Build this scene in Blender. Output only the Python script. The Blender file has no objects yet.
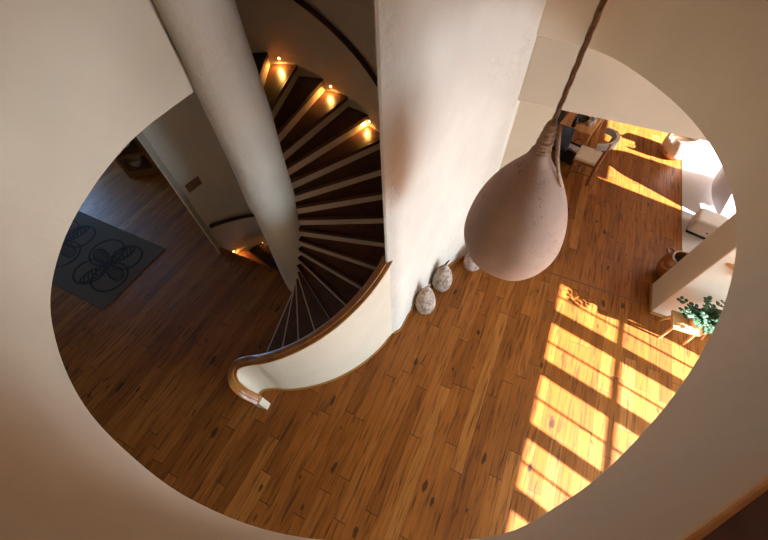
import bpy, bmesh, math, random
from mathutils import Vector, Matrix, noise
random.seed(7)
U = 4.8                      # metres per unit of the plan (camera height above the ground floor = 1)
PI = math.pi
COL = bpy.context.scene.collection
C0 = (-0.5534, 0.443)        # axis of the stairwell
RS = 0.3654                  # stairwell radius
TH0, DTH, DZ = -1.5567, 0.1999, 0.0314   # first riser azimuth, azimuth and rise per step

# ---------------------------------------------------------------- materials
def new_mat(name):
    m = bpy.data.materials.new(name); m.use_nodes = True
    nt = m.node_tree; b = nt.nodes['Principled BSDF']
    return m, nt, b
def N(nt, t, **kw):
    n = nt.nodes.new(t)
    for k, v in kw.items(): setattr(n, k, v)
    return n
def math_n(nt, op, a, b=None, c=None):
    n = N(nt, 'ShaderNodeMath', operation=op)
    for i, v in enumerate((a, b, c)):
        if v is None: continue
        if isinstance(v, (int, float)): n.inputs[i].default_value = v
        else: nt.links.new(v, n.inputs[i])
    return n.outputs[0]
def ramp(nt, fac, stops, interp='LINEAR'):
    r = N(nt, 'ShaderNodeValToRGB'); r.color_ramp.interpolation = interp
    e = r.color_ramp.elements
    while len(e) < len(stops): e.new(0.5)
    for el, (p, c) in zip(e, stops):
        el.position = p; el.color = (c[0], c[1], c[2], 1)
    nt.links.new(fac, r.inputs[0]); return r.outputs[0]
def mixc(nt, fac, a, b, mode='MIX'):
    n = N(nt, 'ShaderNodeMix', data_type='RGBA', blend_type=mode)
    for s, v in ((n.inputs[0], fac), (n.inputs[6], a), (n.inputs[7], b)):
        if isinstance(v, (int, float)): s.default_value = v
        elif isinstance(v, tuple): s.default_value = (v[0], v[1], v[2], 1)
        else: nt.links.new(v, s)
    return n.outputs[2]
def simple(name, col, rough=.6, metal=0, noise_amt=.12, scale=12, bump=0.0, spec=None):
    m, nt, b = new_mat(name)
    tc = N(nt, 'ShaderNodeTexCoord'); nz = N(nt, 'ShaderNodeTexNoise'); nz.inputs['Scale'].default_value = scale
    nz.inputs['Detail'].default_value = 4
    nt.links.new(tc.outputs['Object'], nz.inputs['Vector'])
    lo = tuple(c * (1 - noise_amt) for c in col); hi = tuple(min(1, c * (1 + noise_amt)) for c in col)
    nt.links.new(ramp(nt, nz.outputs[0], [(.3, lo), (.7, hi)]), b.inputs['Base Color'])
    b.inputs['Roughness'].default_value = rough; b.inputs['Metallic'].default_value = metal
    if spec is not None: b.inputs['Specular IOR Level'].default_value = spec
    if bump:
        bp = N(nt, 'ShaderNodeBump'); bp.inputs['Strength'].default_value = bump; bp.inputs['Distance'].default_value = .01
        nt.links.new(nz.outputs[0], bp.inputs['Height']); nt.links.new(bp.outputs[0], b.inputs['Normal'])
    return m
def plaster(name, col, rough_bump=.35, dist=.02):
    m, nt, b = new_mat(name)
    tc = N(nt, 'ShaderNodeTexCoord')
    a = N(nt, 'ShaderNodeTexNoise'); a.inputs['Scale'].default_value = 1.7; a.inputs['Detail'].default_value = 5
    c = N(nt, 'ShaderNodeTexNoise'); c.inputs['Scale'].default_value = 14; c.inputs['Detail'].default_value = 6
    d = N(nt, 'ShaderNodeTexVoronoi', feature='DISTANCE_TO_EDGE'); d.inputs['Scale'].default_value = 3.0
    w = N(nt, 'ShaderNodeTexNoise'); w.inputs['Scale'].default_value = 3; w.inputs['Detail'].default_value = 5
    nt.links.new(tc.outputs['Object'], a.inputs['Vector']); nt.links.new(tc.outputs['Object'], c.inputs['Vector'])
    nt.links.new(tc.outputs['Object'], w.inputs['Vector'])
    vm = N(nt, 'ShaderNodeVectorMath', operation='MULTIPLY_ADD'); vm.inputs[1].default_value = (1.2, 1.2, 1.2)
    nt.links.new(w.outputs['Color'], vm.inputs[0]); nt.links.new(tc.outputs['Object'], vm.inputs[2])
    nt.links.new(vm.outputs[0], d.inputs['Vector'])
    base = ramp(nt, a.outputs[0], [(.3, tuple(x * .93 for x in col)), (.7, tuple(min(1, x * 1.05) for x in col))])
    nt.links.new(base, b.inputs['Base Color'])
    b.inputs['Roughness'].default_value = .85; b.inputs['Specular IOR Level'].default_value = .25
    crack = ramp(nt, d.outputs['Distance'], [(0, (0, 0, 0)), (.03, (1, 1, 1))])
    gate = ramp(nt, a.outputs[0], [(.52, (1, 1, 1)), (.62, (0, 0, 0))])
    cr = mixc(nt, 1.0, crack, gate, 'SCREEN')
    h = math_n(nt, 'ADD', math_n(nt, 'MULTIPLY', c.outputs[0], .35), math_n(nt, 'MULTIPLY', cr, .12))
    h = math_n(nt, 'ADD', h, math_n(nt, 'MULTIPLY', a.outputs[0], 1.2))
    bp = N(nt, 'ShaderNodeBump'); bp.inputs['Strength'].default_value = rough_bump; bp.inputs['Distance'].default_value = dist
    nt.links.new(h, bp.inputs['Height']); nt.links.new(bp.outputs[0], b.inputs['Normal'])
    return m
def plank_floor():
    m, nt, b = new_mat('oak_planks')
    tc = N(nt, 'ShaderNodeTexCoord'); sp = N(nt, 'ShaderNodeSeparateXYZ'); nt.links.new(tc.outputs['Object'], sp.inputs[0])
    W, L = .0305 * U, .62 * U
    u = math_n(nt, 'DIVIDE', sp.outputs[0], W); row = math_n(nt, 'FLOOR', u); fu = math_n(nt, 'FRACT', u)
    wn = N(nt, 'ShaderNodeTexWhiteNoise', noise_dimensions='1D'); nt.links.new(row, wn.inputs['W'])
    v = math_n(nt, 'ADD', math_n(nt, 'DIVIDE', sp.outputs[1], L), math_n(nt, 'MULTIPLY', wn.outputs[0], 7.31))
    cell = math_n(nt, 'FLOOR', v); fv = math_n(nt, 'FRACT', v)
    # a second cut inside each plank length gives boards of unequal length
    wn2 = N(nt, 'ShaderNodeTexWhiteNoise', noise_dimensions='2D'); cb = N(nt, 'ShaderNodeCombineXYZ')
    nt.links.new(row, cb.inputs[0]); nt.links.new(cell, cb.inputs[1]); nt.links.new(cb.outputs[0], wn2.inputs['Vector'])
    cut = math_n(nt, 'ADD', math_n(nt, 'MULTIPLY', wn2.outputs[0], .5), .3)
    sec = math_n(nt, 'GREATER_THAN', fv, cut)
    wn3 = N(nt, 'ShaderNodeTexWhiteNoise', noise_dimensions='3D'); cb3 = N(nt, 'ShaderNodeCombineXYZ')
    nt.links.new(row, cb3.inputs[0]); nt.links.new(cell, cb3.inputs[1]); nt.links.new(sec, cb3.inputs[2]); nt.links.new(cb3.outputs[0], wn3.inputs['Vector'])
    base = ramp(nt, wn3.outputs[0], [(0, (.235, .074, .009)), (.3, (.29, .096, .012)), (.6, (.325, .110, .015)), (.85, (.36, .127, .020)), (1, (.43, .170, .032))])
    # grain stretched along the board, shifted per board
    mp = N(nt, 'ShaderNodeCombineXYZ')
    nt.links.new(math_n(nt, 'MULTIPLY', sp.outputs[0], 34), mp.inputs[0])
    nt.links.new(math_n(nt, 'ADD', math_n(nt, 'MULTIPLY', sp.outputs[1], 2.2), math_n(nt, 'MULTIPLY', wn3.outputs[0], 40)), mp.inputs[1])
    g = N(nt, 'ShaderNodeTexNoise'); g.inputs['Scale'].default_value = 1; g.inputs['Detail'].default_value = 6; g.inputs['Distortion'].default_value = .8
    nt.links.new(mp.outputs[0], g.inputs['Vector'])
    gr = ramp(nt, g.outputs[0], [(.32, (.25, .20, .17)), (.46, (.82, .79, .76)), (.62, (1.0, 1.0, 1.0)), (.8, (1, 1, 1))])
    col = mixc(nt, .85, base, gr, 'MULTIPLY')
    # knots and dark fillings
    mk = N(nt, 'ShaderNodeCombineXYZ')
    nt.links.new(math_n(nt, 'MULTIPLY', sp.outputs[0], 7.5), mk.inputs[0]); nt.links.new(math_n(nt, 'MULTIPLY', sp.outputs[1], 3.2), mk.inputs[1])
    wk = N(nt, 'ShaderNodeTexNoise'); wk.inputs['Scale'].default_value = 3; nt.links.new(mk.outputs[0], wk.inputs['Vector'])
    va = N(nt, 'ShaderNodeVectorMath', operation='MULTIPLY_ADD'); va.inputs[1].default_value = (.35, .35, 0)
    nt.links.new(wk.outputs['Color'], va.inputs[0]); nt.links.new(mk.outputs[0], va.inputs[2])
    k = N(nt, 'ShaderNodeTexVoronoi'); k.inputs['Scale'].default_value = 1.0; k.inputs['Randomness'].default_value = 1
    nt.links.new(va.outputs[0], k.inputs['Vector'])
    sepc = N(nt, 'ShaderNodeSeparateColor'); nt.links.new(k.outputs['Color'], sepc.inputs[0])
    dd = math_n(nt, 'SUBTRACT', k.outputs['Distance'], math_n(nt, 'MULTIPLY', math_n(nt, 'POWER', sepc.outputs[0], 3.0), .20))
    kf = ramp(nt, dd, [(.0, (1, 1, 1)), (.06, (0, 0, 0))])
    col = mixc(nt, math_n(nt, 'MULTIPLY', kf, .85), col, (.03, .012, .005))
    # large soft wear
    lw = N(nt, 'ShaderNodeTexNoise'); lw.inputs['Scale'].default_value = 1.1; lw.inputs['Detail'].default_value = 3
    nt.links.new(tc.outputs['Object'], lw.inputs['Vector'])
    col = mixc(nt, .6, col, ramp(nt, lw.outputs[0], [(.3, (.72, .70, .68)), (.7, (1.0, 1.0, 1.0))]), 'MULTIPLY')
    # joints
    e1 = math_n(nt, 'LESS_THAN', math_n(nt, 'ABSOLUTE', math_n(nt, 'SUBTRACT', fu, .5)), .487)
    e2 = math_n(nt, 'GREATER_THAN', fv, .0025)
    e3 = math_n(nt, 'GREATER_THAN', math_n(nt, 'ABSOLUTE', math_n(nt, 'SUBTRACT', fv, cut)), .0014)
    gap = math_n(nt, 'MULTIPLY', math_n(nt, 'MULTIPLY', e1, e2), e3)
    col = mixc(nt, gap, (.045, .018, .006), col)
    nt.links.new(col, b.inputs['Base Color'])
    rr = ramp(nt, g.outputs[0], [(.3, (.55,) * 3), (.7, (.36,) * 3)])
    nt.links.new(rr, b.inputs['Roughness']); b.inputs['Specular IOR Level'].default_value = .26
    bp = N(nt, 'ShaderNodeBump'); bp.inputs['Strength'].default_value = .35; bp.inputs['Distance'].default_value = .004
    nt.links.new(math_n(nt, 'ADD', gap, math_n(nt, 'MULTIPLY', g.outputs[0], .5)), bp.inputs['Height'])
    nt.links.new(bp.outputs[0], b.inputs['Normal'])
    return m
def wood(name, col, rough=.35, scale=(3, 30, 30), contrast=.35):
    m, nt, b = new_mat(name)
    tc = N(nt, 'ShaderNodeTexCoord'); mp = N(nt, 'ShaderNodeMapping'); mp.inputs['Scale'].default_value = scale
    nt.links.new(tc.outputs['Object'], mp.inputs[0])
    g = N(nt, 'ShaderNodeTexNoise'); g.inputs['Scale'].default_value = 1; g.inputs['Detail'].default_value = 5; g.inputs['Distortion'].default_value = .6
    nt.links.new(mp.outputs[0], g.inputs['Vector'])
    nt.links.new(ramp(nt, g.outputs[0], [(.3, tuple(c * (1 - contrast) for c in col)), (.7, tuple(min(1, c * (1 + contrast)) for c in col))]), b.inputs['Base Color'])
    b.inputs['Roughness'].default_value = rough
    return m
def emit(name, col, s):
    m, nt, b = new_mat(name)
    b.inputs['Emission Color'].default_value = (*col, 1); b.inputs['Emission Strength'].default_value = s
    b.inputs['Base Color'].default_value = (*col, 1)
    return m
def glass(name):
    m, nt, b = new_mat(name); nt.nodes.remove(b)
    o = nt.nodes['Material Output']; t = N(nt, 'ShaderNodeBsdfTransparent'); g = N(nt, 'ShaderNodeBsdfGlossy'); g.inputs['Roughness'].default_value = .03
    fr = N(nt, 'ShaderNodeFresnel'); fr.inputs[0].default_value = 1.45
    mx = N(nt, 'ShaderNodeMixShader'); nt.links.new(fr.outputs[0], mx.inputs[0]); nt.links.new(t.outputs[0], mx.inputs[1]); nt.links.new(g.outputs[0], mx.inputs[2])
    nt.links.new(mx.outputs[0], o.inputs[0]); return m
def gourd_mat(name, base, dark, seed):
    m, nt, b = new_mat(name)
    tc = N(nt, 'ShaderNodeTexCoord'); mp = N(nt, 'ShaderNodeMapping'); mp.inputs['Location'].default_value = (seed, seed * 2, 0)
    mp.inputs['Scale'].default_value = (1, 1, .55)
    nt.links.new(tc.outputs['Object'], mp.inputs[0])
    n1 = N(nt, 'ShaderNodeTexNoise'); n1.inputs['Scale'].default_value = 26; n1.inputs['Detail'].default_value = 5
    n2 = N(nt, 'ShaderNodeTexNoise'); n2.inputs['Scale'].default_value = 8; n2.inputs['Detail'].default_value = 4
    nt.links.new(mp.outputs[0], n1.inputs[0]); nt.links.new(mp.outputs[0], n2.inputs[0])
    mm = math_n(nt, 'ADD', math_n(nt, 'MULTIPLY', n1.outputs[0], .55), math_n(nt, 'MULTIPLY', n2.outputs[0], .45))
    nt.links.new(ramp(nt, mm, [(.36, dark), (.47, tuple((x + y) / 2 for x, y in zip(base, dark))), (.56, base)]), b.inputs['Base Color'])
    b.inputs['Roughness'].default_value = .7
    bp = N(nt, 'ShaderNodeBump'); bp.inputs['Strength'].default_value = .4; bp.inputs['Distance'].default_value = .01
    nt.links.new(mm, bp.inputs['Height']); nt.links.new(bp.outputs[0], b.inputs['Normal'])
    return m
def pod_mat():
    m, nt, b = new_mat('papier_shell')
    tc = N(nt, 'ShaderNodeTexCoord'); mp = N(nt, 'ShaderNodeMapping'); mp.inputs['Scale'].default_value = (1, 1, 3.2)
    nt.links.new(tc.outputs['Object'], mp.inputs[0])
    w = N(nt, 'ShaderNodeTexNoise'); w.inputs['Scale'].default_value = 5; nt.links.new(mp.outputs[0], w.inputs[0])
    va = N(nt, 'ShaderNodeVectorMath', operation='MULTIPLY_ADD'); va.inputs[1].default_value = (.6, .6, .6)
    nt.links.new(w.outputs['Color'], va.inputs[0]); nt.links.new(mp.outputs[0], va.inputs[2])
    v = N(nt, 'ShaderNodeTexVoronoi', feature='DISTANCE_TO_EDGE'); v.inputs['Scale'].default_value = 5.5
    nt.links.new(va.outputs[0], v.inputs['Vector'])
    n = N(nt, 'ShaderNodeTexNoise'); n.inputs['Scale'].default_value = 3; n.inputs['Detail'].default_value = 5; nt.links.new(tc.outputs['Object'], n.inputs[0])
    crack = ramp(nt, v.outputs['Distance'], [(0, (0, 0, 0)), (.035, (1, 1, 1))])
    gate = ramp(nt, n.outputs[0], [(.47, (1, 1, 1)), (.60, (0, 0, 0))])
    f = mixc(nt, 1.0, crack, gate, 'SCREEN')
    base = ramp(nt, n.outputs[0], [(.3, (.40, .25, .17)), (.7, (.52, .34, .235))])
    nt.links.new(mixc(nt, f, (.30, .17, .12), base), b.inputs['Base Color'])
    b.inputs['Roughness'].default_value = .8; b.inputs['Specular IOR Level'].default_value = .3
    h = math_n(nt, 'ADD', f, math_n(nt, 'MULTIPLY', n.outputs[0], 2))
    bp = N(nt, 'ShaderNodeBump'); bp.inputs['Strength'].default_value = .45; bp.inputs['Distance'].default_value = .012
    nt.links.new(h, bp.inputs['Height']); nt.links.new(bp.outputs[0], b.inputs['Normal'])
    return m

M_PL = plaster('lime_plaster', (.59, .50, .355), .35)
M_PLR = plaster('lime_plaster_rough', (.64, .575, .46), .8, .03)
M_RIS = plaster('riser_plaster', (.62, .50, .38), .2)
M_FL = plank_floor()
M_TR = wood('dark_tread_wood', (.075, .026, .012), .4, (8, 8, 8))
M_RAIL = wood('varnished_rail_wood', (.30, .115, .022), .28, (6, 6, 6), .25)
M_DRAIL = wood('dark_rail_wood', (.05, .016, .01), .4, (6, 6, 6), .2)
M_BASE = wood('baseboard_wood', (.36, .16, .04), .4, (4, 4, 4), .2)
M_PINE = wood('pale_pine', (.62, .34, .11), .45, (4, 20, 20), .15)
M_BROWN = wood('chair_wood', (.26, .095, .03), .35, (6, 20, 20), .2)
M_TABLE = wood('table_wood', (.50, .24, .07), .35, (20, 3, 20), .25)
M_CAB = wood('cabinet_wood', (.16, .065, .02), .4, (3, 3, 20), .25)
M_POD = pod_mat()
M_ROPE = simple('jute_rope', (.30, .17, .09), .85, 0, .3, 60, .6)
M_NECK = simple('jute_wrap', (.42, .26, .15), .85, 0, .25, 50, .5)
M_G1 = gourd_mat('gourd_cream', (.48, .37, .27), (.12, .08, .055), 1.3)
M_G2 = gourd_mat('gourd_carved', (.45, .34, .25), (.13, .085, .06), 4.1)
M_G3 = gourd_mat('gourd_pink', (.48, .34, .28), (.17, .11, .09), 8.7)
M_STEM = simple('dry_stem', (.13, .10, .08), .8)
M_RUG = simple('taupe_felt', (.095, .075, .058), .95, 0, .12, 60, .3)
M_RUGP = simple('black_felt', (.022, .020, .022), .95, 0, .2, 60)
M_WHITE = simple('white_fabric', (.62, .54, .46), .9, 0, .04, 30, .1)
M_PALE = simple('pale_rug_wool', (.50, .47, .43), .95, 0, .06, 40, .2)
M_GREY = simple('grey_fabric', (.46, .44, .42), .9, 0, .06, 30, .1)
M_CREAM = simple('cream_fabric', (.68, .56, .40), .85, 0, .05, 20, .1)
M_BLACK = simple('black_leather', (.018, .014, .016), .4)
M_DARK = simple('dark_metal', (.03, .028, .03), .35, .7)
M_BLUE = simple('navy_denim', (.05, .07, .11), .85, 0, .2, 30)
M_CLAY = simple('glazed_terracotta', (.26, .085, .025), .22, 0, .3, 7)
M_CLAYR = simple('clay_rim', (.45, .33, .24), .5)
M_SOIL = simple('dark_soil', (.03, .025, .025), .95)
M_POT = simple('terracotta', (.55, .27, .11), .7, 0, .1, 15)
M_LEAF = simple('glossy_leaf', (.020, .070, .022), .55, 0, .35, 9)
M_STALK = simple('green_stalk', (.10, .16, .05), .6)
M_PAPER = simple('brown_paper', (.52, .44, .38), .8, 0, .1, 9)
M_CER = simple('black_ceramic', (.02, .018, .018), .25)
M_GLAZ = simple('grey_ceramic', (.62, .62, .62), .3)
M_TERRA = simple('switch_plate_wood', (.22, .10, .055), .5)
M_FRAME = simple('window_frame_wood', (.28, .14, .06), .5)
M_GLASS = glass('clear_glass')
M_BULB = emit('step_lamp_glow', (1, .55, .15), 25)
M_BLIND = simple('white_blind', (.8, .8, .8), .6)
M_GROUND = simple('outside_ground', (.22, .20, .14), .95)

# ---------------------------------------------------------------- mesh helpers (plan units, scaled by U on build)
def link(name, verts, faces, mat, parent=None, smooth=False, bevel=0, loc=None, kind=None, mats=None, fmat=None, auto=None):
    me = bpy.data.meshes.new(name)
    me.from_pydata([tuple(c * U for c in v) for v in verts], [], faces)
    me.validate(); me.update()
    bm = bmesh.new(); bm.from_mesh(me)
    bmesh.ops.recalc_face_normals(bm, faces=bm.faces); bm.to_mesh(me); bm.free()
    for mm in (mats or [mat]): me.materials.append(mm)
    if fmat:
        for p, i in zip(me.polygons, fmat): p.material_index = i
    if smooth:
        for p in me.polygons: p.use_smooth = True
        if auto: me.set_sharp_from_angle(angle=math.radians(auto))
    o = bpy.data.objects.new(name, me); COL.objects.link(o)
    if loc: o.location = [c * U for c in loc]
    if parent: o.parent = parent
    if bevel:
        b = o.modifiers.new('bevel', 'BEVEL'); b.width = bevel * U; b.segments = 3; b.limit_method = 'ANGLE'
    if kind: o['kind'] = kind
    return o
def tag(o, label, cat=None, group=None):
    o['label'] = label
    if cat: o['category'] = cat
    if group: o['group'] = group
    return o
def empty(name, loc, label, cat, group=None, rz=0):
    e = bpy.data.objects.new(name, None); COL.objects.link(e); e.empty_display_size = .1
    e.location = [c * U for c in loc]; e.rotation_euler = (0, 0, rz)
    return tag(e, label, cat, group)
class G:   # geometry collector
    def __init__(s): s.v = []; s.f = []; s.m = []
    def add(s, v, f, m=0):
        n = len(s.v); s.v += [tuple(p) for p in v]; s.f += [tuple(i + n for i in q) for q in f]; s.m += [m] * len(f)
    def box(s, x0, x1, y0, y1, z0, z1, m=0, mat=None):
        v = [(x, y, z) for z in (z0, z1) for y in (y0, y1) for x in (x0, x1)]
        if mat: v = [tuple(mat @ Vector(p)) for p in v]
        s.add(v, [(0, 2, 3, 1), (4, 5, 7, 6), (0, 1, 5, 4), (2, 6, 7, 3), (0, 4, 6, 2), (1, 3, 7, 5)], m)
    def bar(s, a, b, w, h=None, r2=None, n=10, m=0):     # tapered round bar
        a = Vector(a); b = Vector(b); d = (b - a).normalized()
        x = d.orthogonal().normalized(); y = d.cross(x); r2 = w if r2 is None else r2
        v = []
        for p, r in ((a, w), (b, r2)):
            for i in range(n):
                t = 2 * PI * i / n; v.append(p + x * (r * math.cos(t)) + y * (r * math.sin(t)))
        f = [(i, (i + 1) % n, n + (i + 1) % n, n + i) for i in range(n)] + [tuple(range(n))[::-1], tuple(range(n, 2 * n))]
        s.add(v, f, m)
    def tube(s, pts, r, n=8, m=0, closed=False):
        pts = [Vector(p) for p in pts]; v = []; K = len(pts)
        rr = r if isinstance(r, (list, tuple)) else [r] * K
        x = None
        for i, p in enumerate(pts):
            if closed: d = (pts[(i + 1) % K] - pts[i - 1]).normalized()
            else: d = (pts[min(i + 1, K - 1)] - pts[max(i - 1, 0)]).normalized()
            if x is None: x = d.orthogonal().normalized()
            x = (x - d * x.dot(d)).normalized(); y = d.cross(x)
            for j in range(n):
                t = 2 * PI * j / n; v.append(p + x * (rr[i] * math.cos(t)) + y * (rr[i] * math.sin(t)))
        f = []
        for i in range(K if closed else K - 1):
            a = i * n; b = ((i + 1) % K) * n
            for j in range(n): f.append((a + j, a + (j + 1) % n, b + (j + 1) % n, b + j))
        if not closed: f += [tuple(range(n))[::-1], tuple(range((K - 1) * n, K * n))]
        s.add(v, f, m)
    def lathe(s, prof, n=32, c=(0, 0), m=0, caps=True, wob=None):
        v = []; f = []
        for (r, z) in prof:
            for j in range(n):
                t = 2 * PI * j / n; q = wob(t, z) if wob else 1
                v.append((c[0] + r * q * math.cos(t), c[1] + r * q * math.sin(t), z))
        for i in range(len(prof) - 1):
            for j in range(n): f.append((i * n + j, i * n + (j + 1) % n, (i + 1) * n + (j + 1) % n, (i + 1) * n + j))
        if caps: f += [tuple(range(n))[::-1], tuple(range((len(prof) - 1) * n, len(prof) * n))]
        s.add(v, f, m)
    def prism(s, poly, z0, z1, m=0):      # simple polygon extruded, caps triangulated
        from mathutils.geometry import tessellate_polygon
        n = len(poly); v = [(p[0], p[1], z0) for p in poly] + [(p[0], p[1], z1) for p in poly]
        f = [(i, (i + 1) % n, n + (i + 1) % n, n + i) for i in range(n)]
        tri = tessellate_polygon([[Vector((p[0], p[1], 0)) for p in poly]])
        f += [tuple(t) for t in tri] + [tuple(n + i for i in reversed(t)) for t in tri]
        s.add(v, f, m)
    def sweep(s, path, sec, m=0):     # path: (x,y,z, nx,ny) plan normal; sec: (offset along normal, dz)
        k = len(sec); v = []
        for (x, y, z, nx, ny) in path:
            for (o, dz) in sec: v.append((x + nx * o, y + ny * o, z + dz))
        f = []
        for i in range(len(path) - 1):
            for j in range(k): f.append((i * k + j, i * k + (j + 1) % k, (i + 1) * k + (j + 1) % k, (i + 1) * k + j))
        f += [tuple(range(k))[::-1], tuple(range((len(path) - 1) * k, len(path) * k))]
        s.add(v, f, m)
    def build(s, name, mat, parent=None, **kw):
        if isinstance(mat, list): return link(name, s.v, s.f, None, parent, mats=mat, fmat=s.m, **kw)
        return link(name, s.v, s.f, mat, parent, **kw)
def P(phi, r, c=C0): return (c[0] + r * math.cos(phi), c[1] + r * math.sin(phi))
def D(a): return math.radians(a)
def catmull(pts, k=8):
    out = []
    for i in range(len(pts) - 1):
        p0 = pts[max(i - 1, 0)]; p1 = pts[i]; p2 = pts[i + 1]; p3 = pts[min(i + 2, len(pts) - 1)]
        for j in range(k):
            t = j / k
            out.append(tuple(.5 * (2 * p1[q] + (p2[q] - p0[q]) * t + (2 * p0[q] - 5 * p1[q] + 4 * p2[q] - p3[q]) * t * t + (-p0[q] + 3 * p1[q] - 3 * p2[q] + p3[q]) * t ** 3) for q in range(len(p1))))
    out.append(tuple(pts[-1])); return out
def with_normals(pts):      # pts (x,y,z) -> (x,y,z,nx,ny), normal to the left of travel
    out = []
    for i, p in enumerate(pts):
        a = pts[max(i - 1, 0)]; b = pts[min(i + 1, len(pts) - 1)]
        d = Vector((b[0] - a[0], b[1] - a[1])).normalized(); out.append((p[0], p[1], p[2], -d.y, d.x))
    return out
def fill_slab(name, outer, holes, z0, z1, mat, kind):
    bm = bmesh.new(); loops = []
    for lp in [outer] + holes:
        vs = [bm.verts.new((p[0] * U, p[1] * U, z1 * U)) for p in lp]
        es = [bm.edges.new((vs[i], vs[(i + 1) % len(vs)])) for i in range(len(vs))]; loops += es
    bmesh.ops.triangle_fill(bm, use_beauty=True, use_dissolve=False, edges=loops)
    bmesh.ops.recalc_face_normals(bm, faces=bm.faces)
    r = bmesh.ops.extrude_face_region(bm, geom=bm.faces[:])
    for g in r['geom']:
        if isinstance(g, bmesh.types.BMVert): g.co.z = z0 * U
    bmesh.ops.recalc_face_normals(bm, faces=bm.faces)
    me = bpy.data.meshes.new(name); bm.to_mesh(me); bm.free(); me.materials.append(mat)
    o = bpy.data.objects.new(name, me); COL.objects.link(o); o['kind'] = kind
    return o

# ---------------------------------------------------------------- the shell
X0, X1, Y0, Y1 = -2.15, 1.15, -.46, 2.5
ZC, ZF, ZR = .697, .753, 1.42       # ceiling of the ground floor, upper floor, roof
arc = lambda a, b, r, n: [P(D(a + (b - a) * i / n), r) for i in range(n + 1)]
# ground floor with the cellar stair opening
hole = [(-.925, .4440)] + arc(178.0, 25, RS + .006, 40) + [(C0[0], C0[1])]
fill_slab('floor', [(X0, Y0), (X1, Y0), (X1, Y1), (X0, Y1)], [hole], -.04, 0, M_FL, 'structure')
g = G(); g.lathe([(RS + .02, -.62), (RS + .02, -.6)], 40, C0); g.build('floor_cellar', M_TR, kind='structure')

HOLE = [(-0.5760, 0.4085), (-0.5309, 0.3731), (-0.5294, 0.2717), (-0.5145, 0.2024), (-0.4884, 0.1363), (-0.4520, 0.0735), (-0.4008, 0.0175), (-0.345, -0.0182), (-0.2768, -0.0457), (-0.2084, -0.0583), (-0.1308, -0.0606), (-0.0465, -0.0435), (0.0599, 0.0065), (0.1057, 0.05), (0.1414, 0.1002), (0.1818, 0.1773), (0.2153, 0.2686), (0.234, 0.3693), (0.2333, 0.4524), (0.2133, 0.5435), (0.1677, 0.6339), (0.0902, 0.7243), (0.0211, 0.762), (-0.0599, 0.7735)]
drum = [HOLE[0]] + catmull(HOLE[1:], 6)
NL = 1 + 10 * 6 + 3
def drum_wall(name, pts, z0, z1):
    pn = with_normals([(p[0], p[1], 0) for p in pts])
    g = G(); r = .004
    g.sweep(pn, [(0, z0 + r), (-.0015, z0 + .0012), (-r, z0), (-.030, z0), (-.030, z1), (0, z1)])
    o = g.build(name, M_PL, smooth=True, auto=35, kind='structure'); return o
drum_wall('wall_left', drum[:NL + 1], ZC - .0006, ZF + .24)
drum_wall('wall_right', drum[NL:], ZC - .0006, .8530)
# slab between the storeys
def off(pts, d): return [(p[0] + p[3] * d, p[1] + p[4] * d) for p in with_normals([(q[0], q[1], 0) for q in pts])]
sl = off(drum, -.004)
lp = [(-.5600, .445)] + sl + [(-.25, .83)] + arc(62, 184, RS - .001, 30)
fill_slab('ceiling', [(X0, Y0), (X1, Y0), (X1, Y1), (X0, Y1)], [lp], ZC, ZF, M_PL, 'structure')
g = G(); g.box(X0, X1, Y0, Y1, ZR, ZR + .04); g.build('ceiling_roof', M_CAB, kind='structure')

# thick stairwell wall with the long white face towards the room
face = catmull([(-.0565, .7748), (-.0800, .757), (-.0995, .730), (-.116, .700), (-.1370, .645), (-.1475, .600), (-.1570, .545), (-.1635, .510), (-.1690, .470), (-.1705, .440), (-.1720, .418), (-.1785, .4045), (-.188, .3945)], 5)
poly = [(-.2000, .3910)] + arc(-6.2, 178.8, RS, 70) + [(-.9125, .444), (-.889, .4165), (-.8835, .4175), (-.957, .4625)] + arc(176, 84, .405, 30) + [(-.3, .885), (-.0565, .885)] + face
poly += [(-.1935, .3895), (-.1975, .3885)]
g = G(); g.prism(poly, -.62, ZR); ws = g.build('wall_stairwell', M_PLR, smooth=True, auto=28, kind='structure')
# column
def colr(z):
    t = max(0, min(1, (z - .35) / .03)); return .0535 + .0050 * t
g = G(); prof = []
z = -.62
while z < ZR:
    prof.append((colr(z) * (1 + .012 * math.sin(z * 23)), z)); z += .012
def wob(t, z): return 1 + .012 * noise.noise(Vector((math.cos(t) * 2, math.sin(t) * 2, z * 14)))
n_ = len(g.v)
g.lathe(prof, 48, (0, 0), wob=wob)
def cshift(z):
    t = max(0, min(1, (z - .10) / .5)); return (-.5510 + .0094 * t, .4450 + .0110 * t)
g.v = [(p[0] + cshift(p[2])[0], p[1] + cshift(p[2])[1], p[2]) for p in g.v]
col = g.build('column', M_PLR, smooth=True); tag(col, 'tall round plastered column in the middle of the spiral stairs', 'column')

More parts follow.
